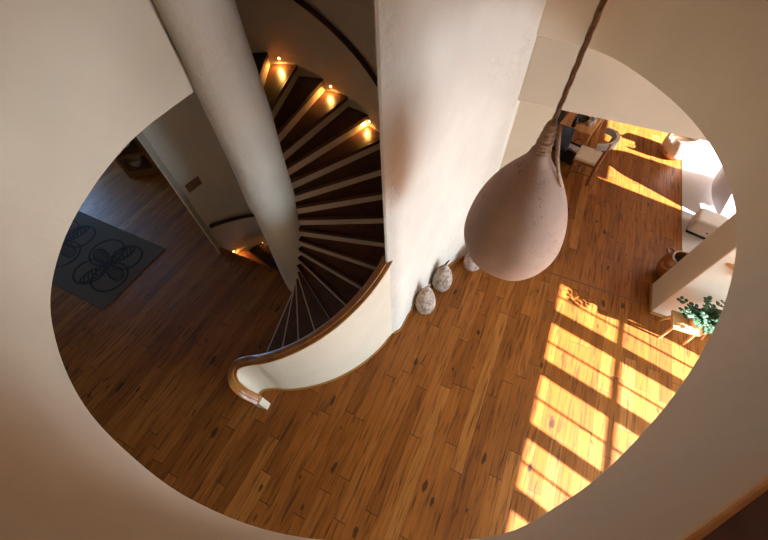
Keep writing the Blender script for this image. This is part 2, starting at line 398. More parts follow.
# header between living room and dining room, wall stub, cross wall
g = G()
v = [(-.10, .7745, .571), (1.15, .760, .571)]
def hwall(g, x0, x1, ya, yb, z0, z1, dy=-.012):   # slightly skewed wall
    s = lambda x: (x + .05) * dy
    g.add([(x0, ya + s(x0), z0), (x1, ya + s(x1), z0), (x1, yb + s(x1), z0), (x0, yb + s(x0), z0), (x0, ya + s(x0), z1), (x1, ya + s(x1), z1), (x1, yb + s(x1), z1), (x0, yb + s(x0), z1)],
          [(0, 3, 2, 1), (4, 5, 6, 7), (0, 1, 5, 4), (1, 2, 6, 5), (2, 3, 7, 6), (3, 0, 4, 7)])
hwall(g, -.0570, .514, .7745, .885, .571, ZC)
hd = g.build('wall_header', M_PL, kind='structure', bevel=.002)
g = G(); g.box(-.068, .033, .862, .884, 0, .571); g.build('wall_stub', M_PL, kind='structure')
g = G(); g.box(.5145, X1, .788, .899, 0, ZC); g.build('wall_cross', M_PL, kind='structure', bevel=.003)
g = G(); g.box(.033, .039, .862, .885, 0, .571); g.build('trim_1', M_DARK, kind='structure')
g = G(); g.box(-.07, .5145, .8135, .8185, 0, .0012); g.build('trim_2', M_CAB, kind='structure')

# outer walls
TN = .625      # sun height per horizontal run
def wall_y(name, x0, x1, holes, z0, z1, mat=M_PL):   # east wall with rectangular openings (y0,y1,z0,z1)
    ys = sorted({Y0, Y1} | {h[0] for h in holes} | {h[1] for h in holes}); g = G()
    for a, b in zip(ys[:-1], ys[1:]):
        hs = sorted([h for h in holes if h[0] <= a + 1e-6 and h[1] >= b - 1e-6], key=lambda h: h[2]); z = z0
        for h in hs:
            if h[2] > z: g.box(x0, x1, a, b, z, h[2])
            z = h[3]
        if z < z1: g.box(x0, x1, a, b, z, z1)
    return g.build(name, mat, kind='structure')
wall_y('wall_east', X1, X1 + .03, [(-.21, .600, .02, .580), (1.175, 1.86, .02, .550), (-.05, .75, .95, 1.35)], 0, ZR)
g = G(); g.box(X0 - .04, X0, Y0, .30, 0, ZR); g.box(X0 - .04, X0, .62, Y1, 0, ZR); g.box(X0 - .04, X0, .30, .62, .46, ZR); g.build('wall_west', M_PL, kind='structure')
g = G(); g.box(X0, X1, Y1, Y1 + .04, 0, ZR); g.build('wall_north', M_PL, kind='structure')
g = G(); g.box(X0, X1, Y0 - .04, Y0, 0, ZR); g.build('wall_south', M_PL, kind='structure')
g = G(); g.box(X1 + .04, 9, -9, 9, -.05, -.045); g.box(-9, X0 - .05, -9, 9, -.05, -.045); g.box(X0 - .05, X1 + .04, -9, Y0 - .05, -.05, -.045); g.box(X0 - .05, X1 + .04, Y1 + .05, 9, -.05, -.045)
gh = g

# windows
def window(name, y0, y1, z0, z1, vbars, hbars, x=X1):
    w = bpy.data.objects.new(name, None); COL.objects.link(w); w['kind'] = 'structure'; w.location = (x * U, (y0 + y1) / 2 * U, z0 * U)
    cy = (y0 + y1) / 2
    g = G(); t = .006
    g.box(0, t, y0 - cy, y0 - cy + t, 0, z1 - z0); g.box(0, t, y1 - cy - t, y1 - cy, 0, z1 - z0)
    g.box(0, t, y0 - cy + t, y1 - cy - t, 0, t); g.box(0, t, y0 - cy + t, y1 - cy - t, z1 - z0 - t * .3, z1 - z0)
    for a, b in vbars: g.box(0, t, a - cy, b - cy, t, z1 - z0 - t * .3)
    for a, b in hbars: g.box(.0005, t - .0005, y0 - cy + t, y1 - cy - t, a - z0, b - z0)
    g.build('window_frame', M_FRAME, w)
    g = G(); g.box(t * .45, t * .55, y0 - cy + t, y1 - cy - t, t, z1 - z0 - t * .3); g.build('pane', M_GLASS, w)
    return w
mun = lambda y: (y - .003, y + .003)
window('window_1', -.21, .600, .02, .580, [(.585, .6), mun(.533), (.429, .479), mun(.362), (.252, .304), mun(.184), (.072, .113), mun(.014), (-.097, -.046), mun(-.150)], [(.440, .451)])
window('window_2', 1.175, 1.86, .02, .550, [(1.520, 1.533)], [])
window('window_3', -.05, .75, .95, 1.35, [(.345, .355)], [])
# glazed entrance door in the west wall
dr = bpy.data.objects.new('door_1', None); COL.objects.link(dr); dr['kind'] = 'structure'; dr.location = (X0 * U, .46 * U, 0)
g = G(); g.box(-.012, 0, -.16, -.135, 0, .46); g.box(-.012, 0, .135, .16, 0, .46); g.box(-.012, 0, -.135, .135, .44, .46); g.box(-.012, 0, -.135, .135, 0, .05); g.box(-.012, 0, -.006, .006, .05, .44)
g.build('door_frame', M_CAB, dr)
g = G(); g.box(-.007, -.005, -.135, .135, .05, .44); g.build('pane', M_GLASS, dr)

# baseboards along the curved white wall and round the stair parapet
def base_strip(name, pts, h=.011, t=.0032, side=1):
    g = G(); g.sweep(with_normals([(p[0], p[1], 0) for p in pts]), [(0, 0), (t * side, 0), (t * side, h), (0, h)])
    o = g.build(name, M_BASE, smooth=True, auto=30, kind='structure'); return o
base_strip('baseboard_stairwell', face[:-2], side=1)
base_strip('baseboard_cross', [(.5145, .899), (.5145, .788), (X1, .788)], side=-1)

# ---------------------------------------------------------------- spiral staircase
st = empty('spiral_staircase', (*C0, 0), 'spiral staircase with dark wooden treads and cream risers winding up around the column', 'staircase')
def rel(v): return (v[0] - C0[0], v[1] - C0[1], v[2])
def Q(phi, r, z): return (r * math.cos(phi), r * math.sin(phi), z)
def wedge(a0, a1, r0, r1, z0, z1, n=4):
    g = G(); k = n + 1
    top = [Q(a0 + (a1 - a0) * i / n, r1, 0) for i in range(k)] + [Q(a1 - (a1 - a0) * i / n, r0, 0) for i in range(k)]
    g.prism(top, z0, z1); return g
NST = 24
for k in range(1, NST + 1):
    a = TH0 + k * DTH; z = k * DZ
    rout = RS - .002 if k > 7 else RS - .012
    nose = k > 4
    g = wedge(a + .012, a + DTH + .012, .035, rout, z - .0105, z - (0 if nose else .0003))
    if nose:
        d = Vector((math.cos(a), math.sin(a), 0)); nrm = Vector((-math.sin(a), math.cos(a), 0))
        q = [d * .035 - nrm * .0015, d * rout - nrm * .0015, d * rout + nrm * .006, d * .035 + nrm * .006]
        g.prism([(p.x, p.y) for p in q], z - .0105, z)
    # straight nosing: run parallel to the riser
    g.build('tread', M_TR, st)
    g = G(); d = Vector((math.cos(a), math.sin(a), 0)); nrm = Vector((-math.sin(a), math.cos(a), 0))
    p = [d * .035, d * rout, d * rout + nrm * .0032, d * .035 + nrm * .0032]
    g.prism([(q.x, q.y) for q in p], z - DZ, z - .0106 if nose else z); g.build('riser', M_RIS, st)
# soffit under the flight
g = G(); pts = []
for i in range(61):
    a = TH0 + DTH + i / 60 * (NST * DTH); z = (i / 60 * NST) * DZ
    pts.append((a, max(z - .012, .0)))
v = []; f = []
for a, z in pts:
    v += [Q(a, .04, z), Q(a, RS - .012, z), Q(a, RS - .012, max(z - .012, 0)), Q(a, .04, max(z - .012, 0))]
for i in range(60):
    for j in range(4): f.append((i * 4 + j, i * 4 + (j + 1) % 4, i * 4 + 4 + (j + 1) % 4, i * 4 + 4 + j))
f += [(3, 2, 1, 0), tuple(240 + j for j in range(4))]
v = [(p[0], p[1], p[2] - .01 if p[2] > .012 else p[2]) for p in v]
link('soffit', v[4 * 6:], [tuple(i for i in q) for q in [tuple(x - 24 for x in ff) for ff in f if min(ff) >= 24] ] + [(3, 2, 1, 0)], M_PL, st, smooth=True, auto=30)
# solid parapet, its cap rail and the curled end
zr = lambda ph: .406 + .00274 * ph
path = [(*P(D(ph), .3585), zr(ph)) for ph in range(-7, -64, -3)]
vol = catmull([(*P(D(-64), .3585), zr(-64)), (-.4193, .1135, .2165), (-.4450, .1003, .206), (-.4596, .0863, .195), (-.4632, .0704, .180), (-.4584, .0572, .160), (-.4500, .0510, .135), (-.4397, .0496, .110), (-.4260, .0519, .085), (-.4165, .0538, .070)], 5)
full = [(p[0] - C0[0], p[1] - C0[1], p[2]) for p in path + vol[1:]]
pn = with_normals(full)
g = G(); k = []
for (x, y, z, nx, ny) in pn[:]:
    k.append((x, y, z, nx, ny))
v = []; T = .0085
for (x, y, z, nx, ny) in k[:-1]: v += [(x + nx * T, y + ny * T, 0), (x + nx * T, y + ny * T, z - .006), (x - nx * T, y - ny * T, z - .006), (x - nx * T, y - ny * T, 0)]
n = len(k) - 1; f = []
for i in range(n - 1):
    for j in range(4): f.append((i * 4 + j, i * 4 + (j + 1) % 4, i * 4 + 4 + (j + 1) % 4, i * 4 + 4 + j))
f += [(0, 1, 2, 3), tuple((n - 1) * 4 + j for j in (3, 2, 1, 0))]
link('parapet', v, f, M_PL, st, smooth=True, auto=40)
W = .0125
sec = [(-W, -.006), (-W, -.0015), (-W * .8, .0), (-W * .38, .0), (-W * .30, .0028), (W * .30, .0028), (W * .38, 0), (W * .8, 0), (W, -.0015), (W, -.006)]
g = G(); g.sweep(pn, sec); g.build('handrail', M_RAIL, st, smooth=True, auto=30)
e = pn[-1]
g = G(); g.box(-.003, .007, -.0092, .0092, 0, e[2] - .001, mat=Matrix.Translation((e[0], e[1], 0)) @ Matrix.Rotation(math.atan2(-.0, 1) + D(4), 4, 'Z'))
g.build('newel_end', M_PL, st, bevel=.0015)
# wooden base strip round the parapet foot
bp_ = [(p[0], p[1], 0, p[3], p[4]) for p in pn[1:-1]]
g = G(); g.sweep(bp_, [(T, 0), (T + .003, 0), (T + .003, .008), (T, .008)]); g.build('base_strip', M_BASE, st, smooth=True, auto=30)

# wall handrails
def wall_rail(name, a0, a1, z0, z1, label, n=40):
    h = empty(name, (*P(D((a0 + a1) / 2), RS), min(z0, z1)), label, 'handrail'); o = h.location / U
    g = G(); pts = []
    for i in range(n + 1):
        t = i / n; a = D(a0 + (a1 - a0) * t); x, y = P(a, RS - .012); pts.append((x - o.x, y - o.y, z0 + (z1 - z0) * t - o.z))
    g.tube(pts, .0062, 10); g.build('rail', M_DRAIL, h, smooth=True)
    for i in range(3, n, 9):
        t = i / n; a = D(a0 + (a1 - a0) * t); x, y = P(a, RS + .002); g = G()
        g.bar((x - o.x, y - o.y, pts[i][2] - .006), (pts[i][0], pts[i][1], pts[i][2] - .004), .002); g.build('bracket', M_DARK, h)
    return h
wall_rail('handrail', 20, 165, .406, .925, 'dark curved handrail climbing the stairwell wall above the step lights')
wall_rail('handrail', 178, 60, .103, -.24, 'short dark handrail beside the cellar steps, low behind the column')

# cellar flight
cs = empty('cellar_staircase', (*C0, -.3), 'dark cellar steps curving down behind the foot of the column', 'staircase')
for j in range(0, 12):
    a1 = D(178.3) - j * DTH; z = -.068 - (j + 1) * DZ
    g = wedge(a1 - DTH, a1, .05, RS - .001, z - .006 + .3, z + .3); g.build('tread', M_TR, cs)
    g = wedge(a1 - .003, a1 + .001, .05, RS - .001, z + .3, z + DZ - .0005 + .3, 1); g.build('riser', M_TR, cs)

# step lights (fixture plus real lamp)
def step_light(phi, z, label, power):
    x, y = P(D(phi), RS - .001); o = empty('step_light', (x, y, z), label, 'light', 'step lights in the stairwell wall')
    n = Vector((-math.cos(D(phi)), -math.sin(D(phi)), 0)); s = Vector((-n.y, n.x, 0))
    g = G()
    g.bar((0, 0, 0), tuple(n * .003), .0042, n=16); g.build('housing', M_BASE, o)
    g = G(); g.bar(tuple(n * .0031), tuple(n * .0038), .0030, n=16); g.build('lens', M_BULB, o)
    L = bpy.data.lights.new('step_lamp', 'SPOT'); L.energy = power; L.color = (1, .46, .10); L.shadow_soft_size = .012
    L.spot_size = D(175); L.spot_blend = 1
    lo = bpy.data.objects.new('step_lamp', L); COL.objects.link(lo); lo.parent = o
    lo.location = tuple((n * .014 + Vector((0, 0, .002))) * U); lo.rotation_euler = Vector((n.x * .55, n.y * .55, -1)).to_track_quat('-Z', 'Y').to_euler()
names = {11: 'tread hidden behind the big wall, lowest of the lit treads', 13: 'tread nearest the big white wall', 15: 'third lit tread down from the column', 17: 'second lit tread down from the column', 19: 'topmost lit tread next to the column'}
for ph, k, lab in ((70.2, 13, 'small glowing step light nearest the big white wall'), (90.6, 15, 'small glowing step light, middle one of the three on the upper flight'), (112.4, 17, 'small glowing step light, topmost one on the upper flight')):
    step_light(ph, k * DZ + .016, lab, 16)
step_light(174.0, -.074, 'glowing step light at the top of the cellar steps, left of the column', 22)
step_light(155.5, -.134, 'glowing step light on the cellar steps partly hidden by the column', 22)

# switch plate on the stairwell wall, left of the column
sw = empty('switch_plate', (*P(D(172.5), RS - .0005), .263), 'brown rectangular plate on the stairwell wall left of the column', 'wall plate')
fr = Matrix.Rotation(D(172.5), 4, 'Z')
g = G(); g.box(-.0035, 0, -.026, .026, -.014, .014, mat=fr); g.build('plate', M_TERRA, sw, bevel=.0008)
g = G(); g.box(-.005, -.0035, -.018, -.004, -.008, .008, mat=fr); g.build('button', M_TERRA, sw)
g = G(); g.box(-.005, -.0035, .004, .018, -.008, .008, mat=fr); g.build('button', M_TERRA, sw)

# parapet rail of the gallery
gr = empty('gallery_rail', (.2, .2, .8530), 'varnished wooden cap rail on the gallery parapet, lower right corner', 'handrail')
pr_ = with_normals([(p[0] - .2, p[1] - .2, 0) for p in drum[NL:]])
g = G(); g.sweep(pr_, [(.0006, .0), (.0012, .0008), (.0012, .0030), (.0006, .0038)] + [(-.0006, .0040), (-.0006, 0)]); g.build('lit_edge', M_PINE, gr, smooth=True, auto=30)  # the rail's lit inner side, its light put into a paler wood
g = G(); g.sweep(pr_, [(-.0007, .0), (-.0007, .0041), (-.045, .0041), (-.045, 0)]); g.build('cap', M_TR, gr, smooth=True, auto=30)

# ---------------------------------------------------------------- hanging pod
px_, py_ = .38 * math.cos(D(87.8)), .38 * math.sin(D(87.8))
pod = empty('pendant_pod', (px_, py_, .45), 'large dusty pink pod sculpture hanging on a rope in the void', 'hanging sculpture')
zb = .45
prof = catmull([(.0015, .526), (.016, .5275), (.032, .532), (.046, .541), (.0585, .557), (.066, .576), (.0695, .598), (.0665, .626), (.0595, .653), (.0485, .679), (.0355, .701), (.0235, .717), (.0150, .729), (.0110, .740)], 5)
prof = [(max(r, .001), z - zb) for r, z in prof]
def pw(t, z):
    s = 1 + .035 * math.cos(t - D(250)) * 1.0
    fold = -.055 * math.exp(-((((t - D(262) + PI) % (2 * PI)) - PI) / .34) ** 2) * max(0, min(1, (z - .03) / .08)) * max(0, min(1, (.27 - z) / .05))
    return s + fold + .02 * noise.noise(Vector((math.cos(t) * 1.3, math.sin(t) * 1.3, z * 9)))
g = G(); g.lathe(prof, 72, wob=pw); g.v = [(p[0] + .001 + .009 * (.25 - p[2]) / .2, p[1], p[2]) for p in g.v]; g.build('shell', M_POD, pod, smooth=True)
g = G()
for i in range(17):
    z = .722 + i * .0031 - zb; r = .0140 - i * .00052 + .0006 * math.sin(i * 2.3)
    g.tube([(r * .72 * math.cos(t * PI / 8), r * .72 * math.sin(t * PI / 8), z + .0016 * t / 16) for t in range(16)], .0026, 6, closed=True)
g.lathe([(.0095, .72 - zb), (.007, .75 - zb), (.0045, .776 - zb)], 16)
g.build('neck_wrap', M_NECK, pod, smooth=True)
g = G()
for s_, ph in ((1, 0), (1, 2 * PI / 3), (1, 4 * PI / 3)):
    pts = []
    for i in range(150):
        z = .770 + i * .00432; a = ph + i * .55; pts.append((.0014 * math.cos(a), .0014 * math.sin(a), z - zb))
    g.tube(pts, .0015, 6)
g.build('rope', M_ROPE, pod, smooth=True)
g = G(); g.tube([(.0075, -.003, .774 - zb), (.0125, -.004, .757 - zb), (.0185, -.005, .738 - zb), (.0275, -.005, .718 - zb), (.0375, -.004, .702 - zb)], .0024, 6)
g.build('rope_tail', M_NECK, pod, smooth=True)
g = G(); g.lathe([(.02, 0), (.02, .004), (.006, .012)], 24); rs = g.build('ceiling_hook', M_DARK, pod, smooth=True, auto=30); rs.location = (0, 0, (ZR - .0125 - zb) * U)

# ---------------------------------------------------------------- gourds
def gourd(x, y, R, H, mat, label, tilt, stem, seed):
    o = empty('gourd_sculpture', (x, y, 0), label, 'sculpture', 'clay gourds on the floor along the white wall')
    pr0 = [(.30, 0), (.62, .012), (.86, .07), (.98, .18), (1.0, .30), (.95, .44), (.82, .60), (.62, .75), (.42, .86), (.26, .94), (.15, .985), (.09, 1.0)]
    prof = catmull([(r * R, z * H) for r, z in pr0], 4)
    g = G(); g.lathe(prof, 40, wob=lambda t, z: 1 + .04 * noise.noise(Vector((math.cos(t) * 1.5 + seed, math.sin(t) * 1.5, z * 20))))
    b = g.build('body', mat, o, smooth=True)
    g = G(); g.tube([(0, 0, H * .97), (.001, .001, H * 1.03), (.003 + tilt, .002, H + stem * .6), (.006 + tilt * 2, .003, H + stem)], [.0042, .0034, .0028, .0022], 8)
    g.build('stem', M_STEM if stem > .02 else mat, o, smooth=True)
gourd(-.130, .516, .0315, .130, M_G1, 'cream mottled clay gourd on the floor, nearest the stairs', .0, .012, 1)
gourd(-.1105, .617, .0325, .122, M_G2, 'carved brown clay gourd with a dark stem, second along the white wall', .001, .024, 5)
gourd(-.043, .733, .0300, .095, M_G3, 'pinkish clay gourd mostly hidden behind the hanging pod', .0, .012, 9)

# ---------------------------------------------------------------- patterned rug by the entrance
rug = empty('floor_mat', (-1.50, .215, 0), 'taupe felt mat with black flower outlines lying on the floor on the left', 'rug')
g = G(); g.box(-.407, .407, -.140, .140, 0, .0022); g.build('mat', M_RUG, rug, bevel=.0006)
def motif(cx):
    g = G()
    def loop(pts, w=.0026):
        n = len(pts); v = []
        for i, p in enumerate(pts):
            a = Vector(pts[i - 1]); b = Vector(pts[(i + 1) % n]); d = (b - a).normalized(); nn = Vector((-d.y, d.x))
            v += [(p[0] + nn.x * w, p[1] + nn.y * w, .0032), (p[0] - nn.x * w, p[1] - nn.y * w, .0032), (p[0] - nn.x * w, p[1] - nn.y * w, .0021), (p[0] + nn.x * w, p[1] + nn.y * w, .0021)]
        f = []
        for i in range(n):
            k = ((i + 1) % n) * 4
            for j in range(4): f.append((i * 4 + j, i * 4 + (j + 1) % 4, k + (j + 1) % 4, k + j))
        g.add(v, f)
    for q in range(4):
        a = PI / 4 + q * PI / 2 + .15; R = .063 if q % 2 else .056
        c = (.062 * math.cos(a), .062 * math.sin(a))
        loop([(c[0] + R * math.cos(t * PI / 20), c[1] + R * .92 * math.sin(t * PI / 20)) for t in range(40)])
        # leaf with slanted ribs
        b = a + .35
        tip = lambda s, k: (s * .1 * math.cos(b) - k * math.sin(b), s * .1 * math.sin(b) + k * math.cos(b))
        loop([tip(.15 + .42 * (1 - math.cos(t * PI / 12)), .021 * math.sin(t * PI / 12)) for t in range(24)], .0022)
        for s in range(5):
            s0 = .25 + s * .14; k0 = .019 * math.sin(math.acos(max(-1, min(1, 1 - (s0 - .15) / .42))))
            A = tip(s0 - .03, -k0); B = tip(s0 + .10, k0 * .9); d = Vector((B[0] - A[0], B[1] - A[1])).normalized(); nn = Vector((-d.y, d.x)) * .0030
            g.add([(A[0] + nn.x, A[1] + nn.y, .0031), (A[0] - nn.x, A[1] - nn.y, .0031), (B[0] - nn.x * .6, B[1] - nn.y * .6, .0031), (B[0] + nn.x * .6, B[1] + nn.y * .6, .0031)], [(0, 1, 2, 3)])
    g.lathe([(.017, .0021), (.017, .0033)], 20)
    return g
for cx in (.268, .020, -.228):
    m_ = motif(cx).build('flower_motif', M_RUGP, rug); m_.location = (cx * U, 0, 0)

# ---------------------------------------------------------------- display cabinet behind the mat
cab = empty('display_cabinet', (-1.474, .723, 0), 'brown wooden display cabinet with glass doors at the far left behind the pier', 'cabinet', rz=D(41))
# local x along the front, front face at y = -.06
g = G(); w, d, h = .26, .07, .34
g.box(-w / 2, w / 2, -d, d, 0, .03); g.box(-w / 2, w / 2, -d, d, h - .015, h); g.box(-w / 2, -w / 2 + .012, -d, d, .03, h - .015); g.box(w / 2 - .012, w / 2, -d, d, .03, h - .015)
g.box(-w / 2 + .012, w / 2 - .012, d - .008, d, .03, h - .015)
for z in (.12, .21): g.box(-w / 2 + .012, w / 2 - .012, -d + .008, d - .008, z, z + .005)
g.build('body', M_CAB, cab)
for sx in (-1, 1):
    dd = G(); c = sx * (w / 4); hw = w / 4 - .001; y = -d - .006
    dd.box(c - hw, c - hw + .014, y, -d, .005, h - .003); dd.box(c + hw - .014, c + hw, y, -d, .005, h - .003)
    for z0, z1 in ((.005, .035), (.10, .115), (.18, .195), (h - .02, h - .003)): dd.box(c - hw + .014, c + hw - .014, y, -d, z0, z1)
    do = dd.build('door', M_CAB, cab)
    gg = G(); gg.box(c - hw + .014, c + hw - .014, y + .002, y + .0035, .035, h - .02); gg.build('pane', M_GLASS, do)
    gg = G(); gg.bar((c - sx * (hw - .007), y - .004, .16), (c - sx * (hw - .007), y, .16), .003); gg.build('knob', M_DARK, do)
def rel_cab(name, x, z, mat, lab, prof, grp=None):
    p = cab.matrix_basis @ Vector((x * U, 0, 0)); o = None
    g = G(); g.lathe(prof, 20); o = g.build(name, mat, smooth=True, auto=40)
    a = cab.rotation_euler.z; o.location = ((-1.474 + x * math.cos(a) + .032 * math.sin(a)) * U, (.723 + x * math.sin(a) - .032 * math.cos(a)) * U, z * U); return tag(o, lab, name.replace('_', ' '), grp)
rel_cab('bowl', -.085, .0305, M_GLAZ, 'pale bowl added low in the glass cabinet to stand for bluish reflections on its pane', [(.012, 0), (.024, .016), (.028, .034), (.026, .034), (.008, .006)])  # added pale bowl stands for the bluish reflection on the lower pane
rel_cab('vase', -.075, .1255, M_GLAZ, 'pale vase added inside the glass cabinet to stand for bluish reflections on its pane', [(.012, 0), (.024, .018), (.022, .036), (.008, .050), (.012, .056)])  # added too, for the reflection on the pane above

# ---------------------------------------------------------------- stool with plant by the cross wall
stl = empty('plant_stool', (.575, .735, 0), 'small pale wooden three-legged stool with a triangular top against the cross wall', 'stool')
o_ = Vector((.575, .735, 0)); Z = .098
tri = [(.520, .742), (.524, .690), (.588, .690), (.645, .735), (.60, .768)]
tri = [(.5215, .748), (.5235, .688), (.590, .690), (.640, .745)]
g = G(); g.prism([(p[0] - o_.x, p[1] - o_.y) for p in tri], Z - .008, Z); g.build('seat', M_PINE, stl, bevel=.0025)
for (a, b) in (((.535, .738), (.543, .772)), ((.532, .700), (.543, .710)), ((.583, .700), (.608, .716)), ((.62, .738), (.655, .755))):
    g = G(); g.bar((a[0] - o_.x, a[1] - o_.y, Z - .008), (b[0] - o_.x, b[1] - o_.y, 0), .0048, r2=.0032); g.build('leg', M_PINE, stl, smooth=True, auto=40)
plant = empty('potted_plant', (.580, .728, Z), 'bushy green plant in a terracotta pot on the small stool', 'plant')
g = G(); g.lathe([(.017, 0), (.024, .022), (.0255, .030), (.0275, .030), (.0275, .036), (.0245, .036), (.0235, .026)], 28, caps=True); g.build('pot', M_POT, plant, smooth=True, auto=35)
g = G(); g.lathe([(.0235, .0262), (.0232, .0295), (.001, .031)], 20); g.build('soil', M_SOIL, plant)
stems = G(); leaves = G(); rnd = random.Random(11)
for s in range(62):
    a = rnd.uniform(0, 2 * PI); L = rnd.uniform(.025, .075); el = rnd.uniform(.35, 1.35)
    if rnd.random() < .45: a = rnd.gauss(D(10), .5); L *= 1.15
    dx, dy = math.cos(a) * math.cos(el), math.sin(a) * math.cos(el)
    dy = min(dy, .42)
    pts = [(dx * .1 * .1, dy * .01, .028)]
    for i in range(1, 6):
        t = i / 5; pts.append((.008 * dx + dx * L * 1.25 * t, .008 * dy + dy * L * t, .028 + math.sin(el) * L * t - .018 * t * t * math.cos(el)))
    stems.tube(pts, [.0010, .0009, .0008, .0007, .0006, .0005], 5)
    for i in range(1, 6):
        for sgn in (-1, 1):
            p = Vector(pts[i]); b = a + sgn * rnd.uniform(.6, 1.7); up = rnd.uniform(-.25, .5); ln = rnd.uniform(.009, .015); wd = ln * .42
            dv = Vector((math.cos(b) * math.cos(up), math.sin(b) * math.cos(up), math.sin(up))); sv = dv.cross(Vector((0, 0, 1))).normalized() * wd; nv = sv.cross(dv).normalized()
            leaves.add([p, p + dv * ln * .35 + sv, p + dv * ln * .75 + sv * .8, p + dv * ln - nv * .001, p + dv * ln * .75 - sv * .8, p + dv * ln * .35 - sv, p + dv * ln * .5 + nv * .0014],
                       [(0, 1, 6), (1, 2, 6), (2, 3, 6), (3, 4, 6), (4, 5, 6), (5, 0, 6)])
stems.build('stems', M_STALK, plant); leaves.build('foliage', M_LEAF, plant)

# wooden shelf on the cross wall
sh = empty('wall_shelf', (.536, .788, .279), 'small wooden corner shelf fixed to the cross wall above the plant', 'shelf')
# ---------------------------------------------------------------- glazed pot behind the cross wall
pot = empty('floor_pot', (.556, .958, 0), 'big glossy brown clay pot standing on the floor behind the cross wall end', 'pot')
g = G(); g.lathe(catmull([(.022, 0), (.034, .012), (.045, .035), (.047, .055), (.042, .075), (.034, .088), (.0315, .093)], 4) + [(.028, .092), (.030, .08), (.038, .06), (.036, .02), (.02, .006)], 36, caps=True)
g.build('body', M_CLAY, pot, smooth=True, auto=60)
g = G(); g.tube([(.031 * math.cos(t * PI / 16), .031 * math.sin(t * PI / 16), .093) for t in range(32)], .0028, 8, closed=True); g.build('rim', M_CLAYR, pot, smooth=True)
for a in (D(120), D(215)):
    c, s = math.cos(a), math.sin(a); t = Vector((-s, c, 0)); ctr = Vector((c, s, 0))
    pts = [ctr * .042 + t * -.012 + Vector((0, 0, .068)), ctr * .056 + t * -.009 + Vector((0, 0, .072)), ctr * .060 + Vector((0, 0, .073)), ctr * .056 + t * .009 + Vector((0, 0, .072)), ctr * .042 + t * .012 + Vector((0, 0, .068))]
    g = G(); g.tube(catmull(pts, 3), .0035, 8); g.build('handle', M_CLAY, pot, smooth=True)
g = G(); g.lathe([(.0305, .068), (.0305, .070), (.001, .071)], 24); g.build('soil', M_SOIL, pot)

# ---------------------------------------------------------------- lounge corner: pale rug, ottoman, lounge chair, tub chair
g = G(); g.box(.605, 1.10, .93, 2.05, 0, .0022); pr2 = g.build('rug', M_PALE, bevel=.0006); tag(pr2, 'large pale wool rug at the right with sunlight across its far end', 'rug')
ot = empty('ottoman', (.661, 1.216, .0024), 'boxy cream ottoman at the edge of the pale rug', 'ottoman', rz=D(-14))
g = G(); g.box(-.043, .044, -.040, .040, .007, .066); g.build('cushion', M_WHITE, ot, bevel=.010)
g = G(); g.box(-.039, .040, -.037, .036, 0, .0072); g.build('shadow_gap', M_BLACK, ot)  # black base paints the shadow gap under the box
g = G(); g.bar((.012, -.0412, .03), (.012, -.0398, .03), .003); g.build('button', M_DARK, ot)
def rbox(g, x0, x1, y0, y1, z0, z1, mat=None): g.box(x0, x1, y0, y1, z0, z1, mat=mat)
lc = empty('lounge_chair', (.757, 1.425, .0024), 'light grey high-backed lounge chair on the pale rug beside the ottoman', 'chair')
g = G(); rb = Matrix.Rotation(D(14), 4, 'Y')
shell = []; nu, nv = 14, 12
for i in range(nv + 1):
    t = i / nv
    for j in range(nu + 1):
        s = (j / nu) * 2 - 1; wdt = .125 - .060 * t if t < .62 else .0878 * math.sqrt(max(0, 1 - ((t - .62) / .38) ** 2)); yy = -.018 + .045 * t + s * wdt; xx = -.058 + .018 * s * s * (1 - t) - .012 * t; shell.append((xx, yy, .022 + .212 * t))
v = shell + [(p[0] - .008, p[1], p[2]) for p in shell]; K = nu + 1; f = []; NN = len(shell)
for i in range(nv):
    for j in range(nu):
        a = i * K + j; f += [(a, a + 1, a + K + 1, a + K), (NN + a, NN + a + K, NN + a + K + 1, NN + a + 1)]
for i in range(nv): f += [(i * K, (i + 1) * K, NN + (i + 1) * K, NN + i * K), (i * K + nu, NN + i * K + nu, NN + (i + 1) * K + nu, (i + 1) * K + nu)]
for j in range(nu): f += [(j, NN + j, NN + j + 1, j + 1), (nv * K + j, nv * K + j + 1, NN + nv * K + j + 1, NN + nv * K + j)]
link('backrest', v, f, M_GREY, lc, smooth=True, auto=50)
g = G(); g.box(-.044, .068, -.080, .100, .060, .088); g.build('seat', M_GREY, lc, bevel=.008)
for sx in (-1, 1):
    for sy in (-1, 1): g = G(); g.bar((.012 + sx * .040, .01 + sy * .070, .061), (.012 + sx * .046, .01 + sy * .076, 0), .004, r2=.003); g.build('leg', M_BROWN, lc)
tb = empty('tub_chair', (.566, 1.640, .0024), 'rounded cream tub chair in the sun at the far end of the room', 'chair', rz=D(200))
g = G(); outer = []; n = 28
for i in range(n + 1):
    a = D(35) + (D(325) - D(35)) * i / n; outer.append(a)
v = []; f = []
for a in outer:
    hgt = .088 + .030 * (1 - math.cos(a)) / 2
    for r, z in ((.056, .02), (.060, .05), (.059, hgt - .004), (.055, hgt), (.050, hgt - .003), (.048, .06), (.047, .02)): v.append((r * math.cos(a), r * math.sin(a), z))
k = 7
for i in range(n):
    for j in range(k): f.append((i * k + j, i * k + (j + 1) % k, (i + 1) * k + (j + 1) % k, (i + 1) * k + j))
f += [tuple(range(k))[::-1], tuple(range(n * k, n * k + k))]
link('shell', v, f, M_CREAM, tb, smooth=True, auto=50)
g = G(); g.lathe([(.044, .022), (.0475, .030), (.0475, .056), (.044, .062), (.02, .065)], 32); g.build('seat', M_CREAM, tb, smooth=True, auto=60)
g = G(); g.lathe([(.039, 0), (.043, .004), (.049, .0215)], 32); g.build('base', M_TABLE, tb, smooth=True, auto=40)
